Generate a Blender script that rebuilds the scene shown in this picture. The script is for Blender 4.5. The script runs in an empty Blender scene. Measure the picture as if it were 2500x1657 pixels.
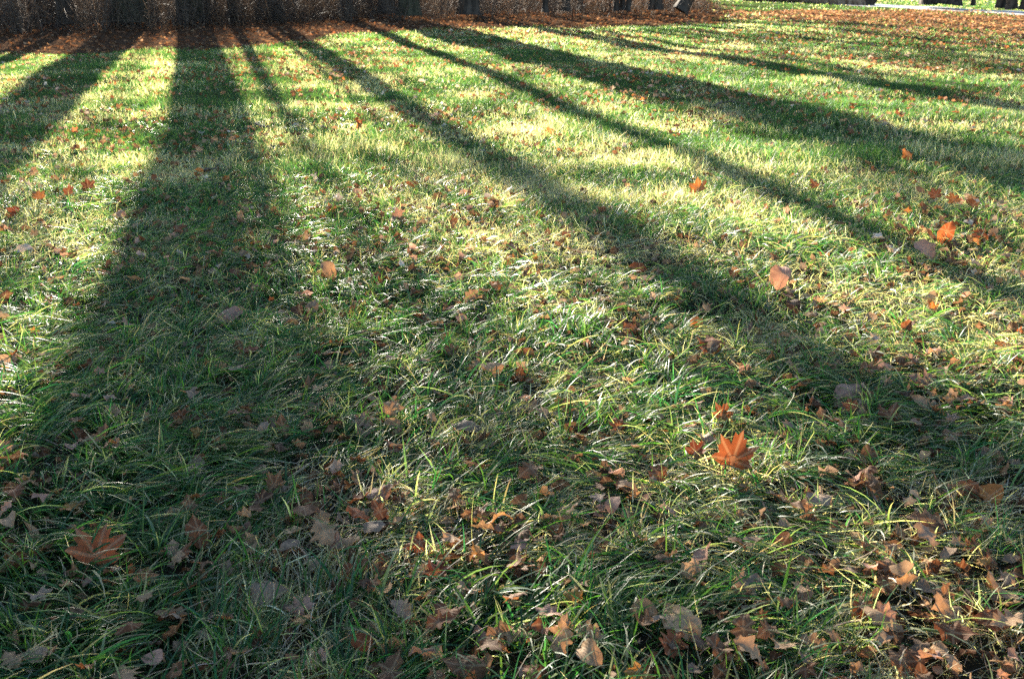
import bpy, math, random
import numpy as np
from mathutils import Vector, Matrix, Euler

R = math.radians
rng = np.random.default_rng(11)
random.seed(5)
scene = bpy.context.scene

# ------------------------------------------------------------------ camera
CAM_H = 1.5
PITCH = 20.33
cam_data = bpy.data.cameras.new('camera')
cam_data.sensor_width = 36.0
cam_data.lens = 35.0
cam_data.clip_start = 0.05
cam_data.clip_end = 3000
cam_data.dof.use_dof = True
cam_data.dof.focus_distance = 3.7
cam_data.dof.aperture_fstop = 7.1
cam = bpy.data.objects.new('camera', cam_data)
scene.collection.objects.link(cam)
cam.location = (0, 0, CAM_H)
cam.rotation_euler = (R(90 - PITCH), 0, 0)
scene.camera = cam

# ------------------------------------------------------------------ sky, sun, exposure
SUN_AZ = R(-16.55)          # from +Y towards +X
SUN_EL = R(15.5)
world = bpy.data.worlds.new('World')
scene.world = world
world.use_nodes = True
wn = world.node_tree.nodes
wl = world.node_tree.links
bg = wn['Background']
sky = wn.new('ShaderNodeTexSky')
sky.sky_type = 'NISHITA'
sky.sun_disc = False
sky.sun_elevation = SUN_EL
sky.sun_rotation = SUN_AZ
sky.air_density = .8
sky.dust_density = .5
sky.ozone_density = 1.2
wl.new(sky.outputs[0], bg.inputs[0])
bg.inputs[1].default_value = 0.05
sun_data = bpy.data.lights.new('sun', 'SUN')
sun_data.energy = 5.0
sun_data.angle = R(0.53)
sun_data.color = (1.0, 0.915, 0.78)
sun = bpy.data.objects.new('sun', sun_data)
scene.collection.objects.link(sun)
SD = Vector((math.sin(SUN_AZ) * math.cos(SUN_EL), math.cos(SUN_AZ) * math.cos(SUN_EL), math.sin(SUN_EL)))
sun.rotation_euler = (-SD).to_track_quat('-Z', 'Y').to_euler()
sun.location = (-8, 30, 30)
vs = scene.view_settings
vs.view_transform = 'Standard'
vs.look = 'None'
vs.gamma = 1.0
vs.use_curve_mapping = False
vs.exposure = 3.35
scene.cycles.max_bounces = 8
scene.cycles.diffuse_bounces = 3
scene.cycles.glossy_bounces = 2
scene.cycles.transmission_bounces = 4
scene.cycles.use_denoising = False

# ------------------------------------------------------------------ helpers
F = 2430.0
P = R(PITCH)


def at(u, v, z=0.0):
    """ground position of a point of the 2500 x 1657 photograph"""
    t = (v - 828.5) / F
    dx = (u - 1250) / F
    dy = math.cos(P) - t * math.sin(P)
    dz = -math.sin(P) - t * math.cos(P)
    k = (CAM_H - z) / -dz
    return dx * k, dy * k


_lat = np.random.default_rng(3).random((257, 257))


def vnoise(x, y, s, seed=0):
    x = np.asarray(x, float) / s + 37.7 * seed + 500
    y = np.asarray(y, float) / s + 91.3 * seed + 500
    xi = np.floor(x).astype(int)
    yi = np.floor(y).astype(int)
    fx = x - xi
    fy = y - yi
    fx = fx * fx * (3 - 2 * fx)
    fy = fy * fy * (3 - 2 * fy)
    a = _lat[xi % 256, yi % 256]
    b = _lat[(xi + 1) % 256, yi % 256]
    c = _lat[xi % 256, (yi + 1) % 256]
    d = _lat[(xi + 1) % 256, (yi + 1) % 256]
    return (a * (1 - fx) + b * fx) * (1 - fy) + (c * (1 - fx) + d * fx) * fy


def terrain(x, y):
    x = np.asarray(x, float)
    y = np.asarray(y, float)
    r = np.hypot(x, y - 10)
    fade = np.clip(1.5 - r / 120, 0, 1)
    return fade * ((vnoise(x, y, 4.0, 1) - .5) * .08 + (vnoise(x, y, 1.3, 2) - .5) * .06 + (vnoise(x, y, .45, 3) - .5) * .03)


WX = np.array([-60., -16, -9.7, -7.1, -6.2, -4.9, -4.3, -2.0, 1.0, 4.0, 6.6, 7.6])
WY = np.array([15., 17.5, 19.2, 20.2, 20.6, 22.2, 25.4, 27.5, 28.4, 29.6, 30.6, 32.5])


def wood(x, y):
    """signed depth into the wood: > 0 inside"""
    x = np.asarray(x, float)
    y = np.asarray(y, float)
    front = y - np.interp(x, WX, WY) + (vnoise(x, y, 1.3, 7) - .5) * 1.6
    right = (7.0 + (y - 31) * .13) - x + (vnoise(x, y, 1.1, 8) - .5) * 1.2
    return np.minimum(front, right)


_bl = [(-300, 96), (0, 88), (300, 80), (480, 70), (600, 64), (800, 58), (1000, 52), (1100, 50), (1300, 46), (1500, 42), (1700, 38), (1800, 36)]
_bl = [at(u, v) for u, v in _bl]
BT = np.array([a / b for a, b in _bl]); BY = np.array([b for a, b in _bl])


def brush_depth(x, y):
    return np.minimum(np.asarray(y) - np.interp(np.asarray(x) / np.asarray(y), BT, BY), wood(x, y) - .6)


PA = np.array(at(1560, -14)); PB = np.array(at(2500, 41))
pd = (PB - PA) / np.linalg.norm(PB - PA)
pn = np.array([-pd[1], pd[0]])
if pn[1] < 0:
    pn = -pn
PATH_W = 2.1


def path_d(x, y):
    """distance across the path; 0..PATH_W lies on it"""
    return (np.asarray(x) - PA[0]) * pn[0] + (np.asarray(y) - PA[1]) * pn[1]


def new_obj(name, data, parent=None):
    o = bpy.data.objects.new(name, data)
    scene.collection.objects.link(o)
    if parent is not None:
        o.parent = parent
    return o


def tag(o, label=None, cat=None, group=None, kind=None):
    if label: o['label'] = label
    if cat: o['category'] = cat
    if group: o['group'] = group
    if kind: o['kind'] = kind
    return o


def np_mesh(name, verts, faces, mat=None, cols=None, uvs=None, smooth=False):
    """verts (n,3); faces: list of arrays of equal-width rows"""
    me = bpy.data.meshes.new(name)
    verts = np.asarray(verts, np.float32)
    me.vertices.add(len(verts))
    me.vertices.foreach_set('co', verts.ravel())
    faces = [np.asarray(f, np.int32) for f in faces if len(f)]
    idx = np.concatenate([f.ravel() for f in faces])
    tot = np.concatenate([np.full(len(f), f.shape[1], np.int32) for f in faces])
    start = np.concatenate([[0], np.cumsum(tot)[:-1]]).astype(np.int32)
    me.loops.add(len(idx))
    me.loops.foreach_set('vertex_index', idx)
    me.polygons.add(len(tot))
    me.polygons.foreach_set('loop_start', start)
    me.polygons.foreach_set('loop_total', tot)
    if smooth:
        me.polygons.foreach_set('use_smooth', np.ones(len(tot), bool))
    me.update(calc_edges=True)
    if cols is not None:
        a = me.attributes.new('Col', 'FLOAT_COLOR', 'POINT')
        c4 = np.ones((len(verts), 4), np.float32)
        c4[:, :3] = cols
        a.data.foreach_set('color', c4.ravel())
    if uvs is not None:
        a = me.attributes.new('leaf_uv', 'FLOAT_VECTOR', 'POINT')
        u3 = np.zeros((len(verts), 3), np.float32)
        u3[:, :2] = uvs
        a.data.foreach_set('vector', u3.ravel())
    if mat: me.materials.append(mat)
    return me


# ------------------------------------------------------------------ materials
def mat_new(name):
    m = bpy.data.materials.new(name)
    m.use_nodes = True
    n = m.node_tree.nodes
    l = m.node_tree.links
    n.clear()
    out = n.new('ShaderNodeOutputMaterial')
    return m, n, l, out


def blade_material(name, trans, rough, spec, tint=(1.12, 1.16, .6), sheen=None):
    m, n, l, out = mat_new(name)
    at_ = n.new('ShaderNodeAttribute'); at_.attribute_name = 'Col'
    pb = n.new('ShaderNodeBsdfPrincipled')
    pb.inputs['Roughness'].default_value = rough
    pb.inputs['Specular IOR Level'].default_value = spec
    l.new(at_.outputs['Color'], pb.inputs['Base Color'])
    tr = n.new('ShaderNodeBsdfTranslucent')
    mx = n.new('ShaderNodeMix'); mx.data_type = 'RGBA'; mx.blend_type = 'MULTIPLY'
    mx.inputs[0].default_value = 1.0
    l.new(at_.outputs['Color'], mx.inputs[6])
    mx.inputs[7].default_value = (*[t * 1.6 for t in tint], 1)
    l.new(mx.outputs[2], tr.inputs['Color'])
    ms = n.new('ShaderNodeMixShader')
    ms.inputs[0].default_value = trans
    l.new(pb.outputs[0], ms.inputs[1]); l.new(tr.outputs[0], ms.inputs[2])
    l.new(ms.outputs[0], out.inputs['Surface'])
    return m


def leaf_material(name, use_object):
    m, n, l, out = mat_new(name)
    if use_object:
        oi = n.new('ShaderNodeObjectInfo'); base = oi.outputs['Color']
    else:
        a = n.new('ShaderNodeAttribute'); a.attribute_name = 'Col'; base = a.outputs['Color']
    uv = n.new('ShaderNodeAttribute'); uv.attribute_name = 'leaf_uv'
    # blotches of age and a paler vein net
    no = n.new('ShaderNodeTexNoise'); no.inputs['Scale'].default_value = 3.2
    no.inputs['Detail'].default_value = 5
    tc = n.new('ShaderNodeTexCoord')
    if use_object:
        ad = n.new('ShaderNodeVectorMath'); ad.operation = 'ADD'
        l.new(uv.outputs['Vector'], ad.inputs[0]); l.new(oi.outputs['Location'], ad.inputs[1])
        l.new(ad.outputs[0], no.inputs['Vector'])
    else:
        l.new(tc.outputs['Object'], no.inputs['Vector']); no.inputs['Scale'].default_value = 26
    ramp = n.new('ShaderNodeMapRange')
    ramp.inputs[1].default_value = .3; ramp.inputs[2].default_value = .72
    ramp.inputs[3].default_value = .62; ramp.inputs[4].default_value = 1.2
    l.new(no.outputs['Fac'], ramp.inputs[0])
    mul = n.new('ShaderNodeVectorMath'); mul.operation = 'SCALE'
    l.new(base, mul.inputs[0]); l.new(ramp.outputs[0], mul.inputs['Scale'])
    sep = n.new('ShaderNodeSeparateXYZ'); l.new(uv.outputs['Vector'], sep.inputs[0])
    ax = n.new('ShaderNodeMath'); ax.operation = 'ABSOLUTE'; l.new(sep.outputs[0], ax.inputs[0])
    best = None
    for ang in (0, 48, 100):
        sn, cs = math.sin(R(ang)), math.cos(R(ang))
        m1 = n.new('ShaderNodeMath'); m1.operation = 'MULTIPLY'; m1.inputs[1].default_value = cs; l.new(ax.outputs[0], m1.inputs[0])
        m2 = n.new('ShaderNodeMath'); m2.operation = 'MULTIPLY'; m2.inputs[1].default_value = sn; l.new(sep.outputs[1], m2.inputs[0])
        s1 = n.new('ShaderNodeMath'); s1.operation = 'SUBTRACT'; l.new(m1.outputs[0], s1.inputs[0]); l.new(m2.outputs[0], s1.inputs[1])
        d = n.new('ShaderNodeMath'); d.operation = 'ABSOLUTE'; l.new(s1.outputs[0], d.inputs[0])
        if best is None: best = d
        else:
            mn = n.new('ShaderNodeMath'); mn.operation = 'MINIMUM'; l.new(best.outputs[0], mn.inputs[0]); l.new(d.outputs[0], mn.inputs[1]); best = mn
    vr = n.new('ShaderNodeMapRange')
    vr.inputs[1].default_value = .012; vr.inputs[2].default_value = .035
    vr.inputs[3].default_value = 1.0; vr.inputs[4].default_value = 0.0
    l.new(best.outputs[0], vr.inputs[0])
    vm = n.new('ShaderNodeMix'); vm.data_type = 'RGBA'; vm.blend_type = 'MIX'
    vf = n.new('ShaderNodeMath'); vf.operation = 'MULTIPLY'; vf.inputs[1].default_value = .3; l.new(vr.outputs[0], vf.inputs[0])
    l.new(vf.outputs[0], vm.inputs[0]); l.new(mul.outputs[0], vm.inputs[6])
    vm.inputs[7].default_value = (.42, .30, .18, 1)
    pb = n.new('ShaderNodeBsdfPrincipled')
    pb.inputs['Roughness'].default_value = .7
    pb.inputs['Specular IOR Level'].default_value = .12 if use_object else .0
    l.new(vm.outputs[2], pb.inputs['Base Color'])
    wv = n.new('ShaderNodeTexWave'); wv.inputs['Scale'].default_value = 4.5; wv.inputs['Distortion'].default_value = 2.5
    l.new(uv.outputs['Vector'], wv.inputs['Vector'])
    bp = n.new('ShaderNodeBump'); bp.inputs['Strength'].default_value = .12; bp.inputs['Distance'].default_value = .02
    l.new(wv.outputs['Fac'], bp.inputs['Height']); l.new(bp.outputs[0], pb.inputs['Normal'])
    tr = n.new('ShaderNodeBsdfTranslucent')
    tm = n.new('ShaderNodeMix'); tm.data_type = 'RGBA'; tm.blend_type = 'MULTIPLY'; tm.inputs[0].default_value = 1
    l.new(vm.outputs[2], tm.inputs[6]); tm.inputs[7].default_value = ((1.45, .95, .5, 1) if use_object else (1.25, 1.0, .75, 1))
    l.new(tm.outputs[2], tr.inputs['Color'])
    ms = n.new('ShaderNodeMixShader'); ms.inputs[0].default_value = .32
    l.new(pb.outputs[0], ms.inputs[1]); l.new(tr.outputs[0], ms.inputs[2])
    l.new(ms.outputs[0], out.inputs['Surface'])
    return m


def bark_material(name, c1, c2, scale=9.0):
    m, n, l, out = mat_new(name)
    tc = n.new('ShaderNodeTexCoord')
    mp = n.new('ShaderNodeMapping'); mp.inputs['Scale'].default_value = (1, 1, .22)
    l.new(tc.outputs['Object'], mp.inputs[0])
    vo = n.new('ShaderNodeTexNoise'); vo.inputs['Scale'].default_value = scale; vo.inputs['Detail'].default_value = 8
    l.new(mp.outputs[0], vo.inputs['Vector'])
    cr = n.new('ShaderNodeValToRGB')
    cr.color_ramp.elements[0].position = .35; cr.color_ramp.elements[0].color = (*c1, 1)
    cr.color_ramp.elements[1].position = .68; cr.color_ramp.elements[1].color = (*c2, 1)
    l.new(vo.outputs['Fac'], cr.inputs[0])
    pb = n.new('ShaderNodeBsdfPrincipled'); pb.inputs['Roughness'].default_value = .95
    pb.inputs['Specular IOR Level'].default_value = .08
    l.new(cr.outputs[0], pb.inputs['Base Color'])
    bp = n.new('ShaderNodeBump'); bp.inputs['Strength'].default_value = .9; bp.inputs['Distance'].default_value = .05
    l.new(vo.outputs['Fac'], bp.inputs['Height']); l.new(bp.outputs[0], pb.inputs['Normal'])
    l.new(pb.outputs[0], out.inputs['Surface'])
    return m


M_GRASS = blade_material('grass_blade', .54, .46, .26)
M_LAWN = blade_material('lawn_blade', .5, .58, .22)
M_BRUSH = blade_material('dry_stalk', .12, .8, .05, (.7, .6, .5))
M_LEAF = leaf_material('fallen_leaf', True)
M_LITTER = leaf_material('leaf_litter', False)
M_BARK = bark_material('dark_bark', (.018, .015, .012), (.075, .06, .046))
M_BARK2 = bark_material('mossy_bark', (.018, .019, .012), (.068, .064, .040))
M_TWIG = bark_material('twig_bark', (.06, .045, .035), (.16, .125, .095), 30)
M_LOG = bark_material('log_bark', (.12, .08, .055), (.36, .29, .23), 6)


def ground_material():
    m, n, l, out = mat_new('soil_and_turf')
    a = n.new('ShaderNodeAttribute'); a.attribute_name = 'Col'
    tc = n.new('ShaderNodeTexCoord')
    no = n.new('ShaderNodeTexNoise'); no.inputs['Scale'].default_value = 14; no.inputs['Detail'].default_value = 9
    l.new(tc.outputs['Object'], no.inputs['Vector'])
    mr = n.new('ShaderNodeMapRange'); mr.inputs[3].default_value = .55; mr.inputs[4].default_value = 1.5
    l.new(no.outputs['Fac'], mr.inputs[0])
    mul = n.new('ShaderNodeVectorMath'); mul.operation = 'SCALE'
    l.new(a.outputs['Color'], mul.inputs[0]); l.new(mr.outputs[0], mul.inputs['Scale'])
    pb = n.new('ShaderNodeBsdfPrincipled'); pb.inputs['Roughness'].default_value = .95
    pb.inputs['Specular IOR Level'].default_value = .0
    l.new(mul.outputs[0], pb.inputs['Base Color'])
    n2 = n.new('ShaderNodeTexNoise'); n2.inputs['Scale'].default_value = 60; n2.inputs['Detail'].default_value = 6
    l.new(tc.outputs['Object'], n2.inputs['Vector'])
    bp = n.new('ShaderNodeBump'); bp.inputs['Strength'].default_value = .8; bp.inputs['Distance'].default_value = .02
    l.new(n2.outputs['Fac'], bp.inputs['Height']); l.new(bp.outputs[0], pb.inputs['Normal'])
    l.new(pb.outputs[0], out.inputs['Surface'])
    return m


def path_material():
    m, n, l, out = mat_new('worn_asphalt')
    tc = n.new('ShaderNodeTexCoord')
    no = n.new('ShaderNodeTexNoise'); no.inputs['Scale'].default_value = 5; no.inputs['Detail'].default_value = 8
    l.new(tc.outputs['Object'], no.inputs['Vector'])
    cr = n.new('ShaderNodeValToRGB')
    cr.color_ramp.elements[0].color = (.13, .13, .135, 1); cr.color_ramp.elements[1].color = (.27, .265, .26, 1)
    l.new(no.outputs['Fac'], cr.inputs[0])
    pb = n.new('ShaderNodeBsdfPrincipled'); pb.inputs['Roughness'].default_value = .6
    l.new(cr.outputs[0], pb.inputs['Base Color'])
    n2 = n.new('ShaderNodeTexNoise'); n2.inputs['Scale'].default_value = 90
    l.new(tc.outputs['Object'], n2.inputs['Vector'])
    bp = n.new('ShaderNodeBump'); bp.inputs['Strength'].default_value = .4; bp.inputs['Distance'].default_value = .01
    l.new(n2.outputs['Fac'], bp.inputs['Height']); l.new(bp.outputs[0], pb.inputs['Normal'])
    l.new(pb.outputs[0], out.inputs['Surface'])
    return m


# ------------------------------------------------------------------ ground sheet
def spaced(lo, hi, step, far_lo, far_hi):
    mid = np.arange(lo, hi + step / 2, step)
    g = []
    d = step * 1.6; v = hi
    while v < far_hi:
        v += d; d *= 1.28; g.append(v)
    h = []
    d = step * 1.6; v = lo
    while v > far_lo:
        v -= d; d *= 1.28; h.append(v)
    return np.concatenate([h[::-1], mid, g])


gx = spaced(-14, 16, .2, -900, 900)
gy = spaced(.5, 44, .2, -300, 1500)
GX, GY = np.meshgrid(gx, gy, indexing='ij')
gz = terrain(GX, GY)
ni, nj = GX.shape
I = (np.arange(ni - 1)[:, None] * nj + np.arange(nj - 1)[None, :])
quads = np.stack([I, I + nj, I + nj + 1, I + 1], -1).reshape(-1, 4)
wd = np.clip(wood(GX, GY) * .7 + .5, 0, 1)
soil = np.array([.022, .019, .012]); lawn = np.array([.045, .060, .020]); duff = np.array([.06, .036, .022])
fy = np.clip((GY - 5) / 10, 0, 1)[..., None]
gc = soil * (1 - fy) + lawn * fy
gc = gc * (1 - wd[..., None]) + duff * wd[..., None]
gv = np.stack([GX, GY, gz], -1).reshape(-1, 3)
ground = new_obj('ground', np_mesh('ground', gv, [quads], ground_material(), gc.reshape(-1, 3), smooth=True))
tag(ground, kind='structure')

# ------------------------------------------------------------------ path
np_ = 60
s_ = np.linspace(-14, 46, np_)
pv = []
for k, w in ((0, 0.0), (1, PATH_W * .5), (2, PATH_W)):
    x = PA[0] + pd[0] * s_ + pn[0] * w + .05 * np.sin(s_ * 1.7 + k)
    y = PA[1] + pd[1] * s_ + pn[1] * w + .05 * np.cos(s_ * 1.3 + k * 2)
    pv.append(np.stack([x, y, terrain(x, y) + (.035 if k == 1 else .02)], -1))
pv = np.concatenate(pv)
pq = [[j + k * np_, j + 1 + k * np_, j + 1 + (k + 1) * np_, j + (k + 1) * np_] for k in range(2) for j in range(np_ - 1)]
pth = new_obj('path', np_mesh('path', pv, [np.array(pq)], path_material(), smooth=True))
tag(pth, kind='structure')

# ------------------------------------------------------------------ trees
def tube(pts, rad, sides, phase=0.0):
    pts = np.asarray(pts, float)
    n = len(pts)
    tan = np.gradient(pts, axis=0)
    tan /= np.linalg.norm(tan, axis=1)[:, None] + 1e-9
    ref = np.array([0, 0, 1.0]) if abs(tan[0][2]) < .8 else np.array([1.0, 0, 0])
    a = np.cross(tan, ref); a /= np.linalg.norm(a, axis=1)[:, None] + 1e-9
    b = np.cross(tan, a)
    th = np.arange(sides) / sides * 2 * math.pi + phase
    rad = np.asarray(rad)
    if rad.ndim == 1: rad = np.repeat(rad[:, None], sides, 1)
    v = pts[:, None, :] + rad[:, :, None] * (np.cos(th)[None, :, None] * a[:, None, :] + np.sin(th)[None, :, None] * b[:, None, :])
    i = np.arange(n - 1)[:, None] * sides
    j = np.arange(sides)[None, :]
    j2 = (j + 1) % sides
    q = np.stack([i + j, i + j2, i + sides + j2, i + sides + j], -1).reshape(-1, 4)
    return v.reshape(-1, 3), q


class Acc:
    def __init__(s): s.v = []; s.q = []; s.n = 0
    def add(s, v, q): s.v.append(v); s.q.append(q + s.n); s.n += len(v)
    def mesh(s, name, mat): return np_mesh(name, np.concatenate(s.v), [np.concatenate(s.q)], mat, smooth=True)


def limb(acc, rg, start, d, L, r, level, top, sides=(6, 4, 3, 3), grow=.35):
    n = (6, 4, 3, 2)[level]
    pts = [start]; d = np.array(d, float)
    wob = (.16, .2, .25, .3)[level]
    for i in range(n - 1):
        d = d + rg.normal(0, wob, 3); d[2] += grow * .25
        d /= np.linalg.norm(d)
        pts.append(pts[-1] + d * L / (n - 1))
    pts = np.array(pts)
    rad = r * np.linspace(1, .28, n)
    acc.add(*tube(pts, rad, sides[level], rg.random() * 6))
    if level >= top: return
    kids = (9, 8, 4, 0)[level]
    for k in range(kids):
        t = rg.uniform(.22, 1.0)
        i = min(int(t * (n - 1)), n - 2); fr = t * (n - 1) - i
        p = pts[i] * (1 - fr) + pts[i + 1] * fr
        ax = pts[i + 1] - pts[i]; ax /= np.linalg.norm(ax)
        side = rg.normal(0, 1, 3); side -= ax * side.dot(ax); side /= np.linalg.norm(side)
        nd = ax * .7 + side * .8 + np.array([0, 0, .2]); nd /= np.linalg.norm(nd)
        limb(acc, rg, p, nd, L * rg.uniform(.38, .62), r * (1 - .72 * t) * rg.uniform(.4, .6), level + 1, top, sides, grow)


def make_tree(label, x, y, dia, height, crown_h, seed, lean=(0, 0), limbs=10, top=2, group=None, fork=None, bark=None, name='bare_tree', limb_len=.42, sweep=.03):
    rg = np.random.default_rng(seed)
    root = new_obj(name, None)
    z0 = float(terrain(x, y))
    root.location = (x, y, z0 - .05)
    tag(root, label, 'tree', group)
    n = 16; sides = 16
    zs = np.concatenate([[-.1, .06, .2, .45, .9], np.linspace(1.6, height, n - 5)])
    ph = rg.random(4) * 6
    bx = lean[0] * zs + sweep * zs ** .5 * np.sin(zs * .45 + ph[0]) * np.clip(zs, 0, 1)
    by = lean[1] * zs + sweep * zs ** .5 * np.cos(zs * .4 + ph[1]) * np.clip(zs, 0, 1)
    pts = np.stack([bx, by, zs], -1)
    r = dia / 2 * (1 - .72 * np.clip(zs / height, 0, 1) ** 1.1)
    th = np.arange(sides) / sides * 2 * math.pi
    flare = np.exp(-np.clip(zs, 0, 9) / .24)[:, None] * (.6 + .35 * np.sin(th * 5 + ph[2])[None, :] + .2 * np.sin(th * 3 + ph[3])[None, :])
    flute = .05 * np.sin(th * 4 + ph[1])[None, :] + .03 * np.sin(th * 7 + zs[:, None] * .6)
    rad = r[:, None] * (1 + flare + flute)
    acc = Acc(); acc.add(*tube(pts, rad, sides))
    ca = Acc()
    def tp(z): return np.array([np.interp(z, zs, bx), np.interp(z, zs, by), z]), np.interp(z, zs, r)
    if fork:
        fz, fdx, fr, fh = fork
        p, rr = tp(fz)
        m = 8; t = np.linspace(0, 1, m)
        fp = np.stack([p[0] + fdx * np.sin(t * 1.57) ** .8 + .05 * np.sin(t * 5), p[1] + 0 * t, p[2] + t * (fh - fz)], -1)
        fa = Acc(); fa.add(*tube(fp, fr / 2 * (1 - .6 * t), 10))
        new_obj('second_stem', fa.mesh('second_stem', bark or M_BARK), root)
        for k in range(limbs // 2):
            t_ = rg.uniform(.4, 1); i = int(t_ * (m - 1) - .01)
            a = rg.uniform(0, 6.28)
            limb(ca, rg, fp[i], (math.cos(a), math.sin(a), rg.uniform(.3, .9)), height * limb_len * rg.uniform(.5, .8), fr * .2, 0, top)
    tk = new_obj('trunk', acc.mesh('trunk', bark or M_BARK), root)
    for k in range(limbs):
        z = crown_h + (height * .98 - crown_h) * ((k + rg.random() * .8) / limbs) ** 1.1
        p, rr = tp(z)
        a = k * 2.4 + rg.uniform(-.5, .5)
        L = height * limb_len * (1.05 - .6 * (z - crown_h) / (height - crown_h)) * rg.uniform(.75, 1.15)
        limb(ca, rg, p, (math.cos(a), math.sin(a), rg.uniform(.35, 1.0)), L, max(rr * .42, .03), 0, top)
    new_obj('crown', ca.mesh('crown', M_BARK), root)
    return root


GT = 'trees at the edge of the wood'
GP = 'trees beside the path'


SA = np.array([math.sin(SUN_AZ), math.cos(SUN_AZ)]); SN = np.array([math.cos(SUN_AZ), -math.sin(SUN_AZ)])


def behind(label, c, y, dia, hgt, ch, seed, **kw):
    x = (c - y * SN[1]) / SN[0]
    make_tree(label, x, y, dia, hgt, ch, seed, group='unseen shade trees added behind the wood edge', **kw)


def tpx(u, v, c=None):
    # base of a tree: its row in the photograph and either its column or the line its shadow follows
    x, y = at(u, v)
    if c is not None:
        t = (y - c * SN[1]) / SA[1]
        x = c * SN[0] + t * SA[0]
    return x, y


# label, px, base row, diameter, height, crown height, kwargs
TREES = [
    ('slim dark trunk at the left end of the wood edge', 160, 74, .46, 15, 5.0, dict(limbs=8, c=-3.42)),
    ('stout dark trunk just left of the thickest trunk at the wood edge', 318, 66, .92, 20, 7.2, dict(limbs=10, c=-1.88, bark=M_BARK2, fork=(2.6, -.5, .40, 13))),
    ('thickest dark trunk at the wood edge, left of the sunlit brush', 438, 60, .76, 21, 7.6, dict(limbs=10, c=-.34, lean=(.03, 0), bark=M_BARK2, fork=(5.4, -.95, .34, 15))),
    ('narrow upright trunk just right of the thickest trunk', 556, 46, .28, 15, 6.6, dict(limbs=13, c=.85)),
    ('thin sapling trunk in the sunlit brush, right of a narrow trunk', 611, 43, .12, 10, 5.0, dict(limbs=6)),
    ('thin straight trunk casting the long central shadow', 704, 42, .52, 18, 9.6, dict(limbs=9, c=2.15, limb_len=.34)),
    ('shadowed trunk half hidden behind grey brush left of centre', 908, 48, .46, 18, 9.5, dict(limbs=8, c=4.55, lean=(-.10, 0))),
    ('broad dark trunk standing further back beside the pair at centre', 1014, 30, .74, 19, 7.5, dict(limbs=9, c=5.45, fork=(3.0, -.35, .30, 12))),
    ('slender trunk touching the left side of the dark centre trunk', 1069, 46, .56, 16, 7.0, dict(limbs=6, c=5.92)),
    ('clean dark trunk standing at the centre of the wood edge', 1098, 50, .66, 19, 7.2, dict(limbs=9, c=6.4, bark=M_BARK2)),
    ('dark trunk leaning right over the leaf litter, right of centre', 1200, 47, .66, 16, 6.5, dict(limbs=8, c=8.4, lean=(.05, .05))),
    ('thin stem, left one of three close together near the wood end', 1503, 38, .18, 11, 4.5, dict(limbs=7)),
    ('thin stem, middle one of three close together near the wood end', 1518, 37, .19, 12, 4.8, dict(limbs=7)),
    ('thin stem, right one of three close together near the wood end', 1532, 39, .17, 11, 4.6, dict(limbs=7, lean=(.04, 0))),
    ('dark upright trunk left of the leaning one at the wood end', 1600, 36, .42, 15, 5.5, dict(limbs=9)),
    ('thick trunk leaning hard right at the right end of the wood', 1652, 38, .44, 13, 5.0, dict(limbs=8, lean=(.62, .1))),
    ('thin young trunk in the brush right of the centre trunk', 1330, 44, .20, 12, 4.5, dict(limbs=7, c=11.1)),
    ('young trunk in the brush midway between centre and wood end', 1400, 40, .26, 13, 4.5, dict(limbs=7, c=12.2)),
    ('faint young trunk left of the three close stems', 1450, 34, .24, 13, 4.2, dict(limbs=7, c=13.4)),
    ('slim trunk in the brush just right of the leaning centre-right trunk', 1260, 40, .46, 14, 6.0, dict(limbs=7, c=9.05)),
    ('slim trunk in dark brush between the slim left one and the stout one', 232, 58, .30, 15, 5.0, dict(limbs=8, c=-3.85)),
    ('dim trunk behind the stout one, seen through dark brush', 290, 48, .42, 17, 6.0, dict(limbs=8, c=-2.3)),
    ('dim trunk close behind the thickest one on its right', 470, 40, .32, 20, 9.0, dict(limbs=12, c=.10, lean=(.012, 0))),
    ('slim trunk in dark brush near the left edge of the picture', 60, 56, .44, 15, 5.0, dict(limbs=8, c=-4.5)),
    ('dim slim trunk cut by the left edge of the picture', 5, 52, .5, 15, 5.0, dict(limbs=8, c=-5.3)),
]
TREE_AT = []
for i, (lab, u, v, dia, hgt, ch, kw) in enumerate(TREES):
    x, y = tpx(u, v, kw.pop('c', None))
    TREE_AT.append((x, y, lab))
    make_tree(lab, x, y, dia, hgt, ch, 100 + i, group=GT, **kw)
for i, (lab, u, v, dia, hgt, ch, kw) in enumerate([
    ('grey upright trunk left of the thick one beside the path', 2264, 24, .56, 17, 6, dict()),
    ('thickest dark trunk beside the path, widening upward', 2308, 25, .92, 19, 6, dict(lean=(.10, 0), fork=(.9, .5, .5, 11))),
    ('thin pole-like young trunk standing behind the path', 2373, 25, .17, 9, 3.5, dict(limbs=6)),
    ('dark trunk, left one of the leaning pair behind the path', 2441, 33, .36, 15, 5, dict(lean=(-.03, 0))),
    ('dark trunk, right one of the leaning pair behind the path', 2470, 35, .34, 15, 5, dict(lean=(-.12, 0))),
    ('dark trunk cut by the right edge of the picture', 2505, 36, .40, 16, 5, dict()),
]):
    x, y = tpx(u, v)
    kw.setdefault('limbs', 8)
    make_tree(lab, x, y, dia, hgt, ch, 300 + i, group=GP, **kw)

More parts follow.
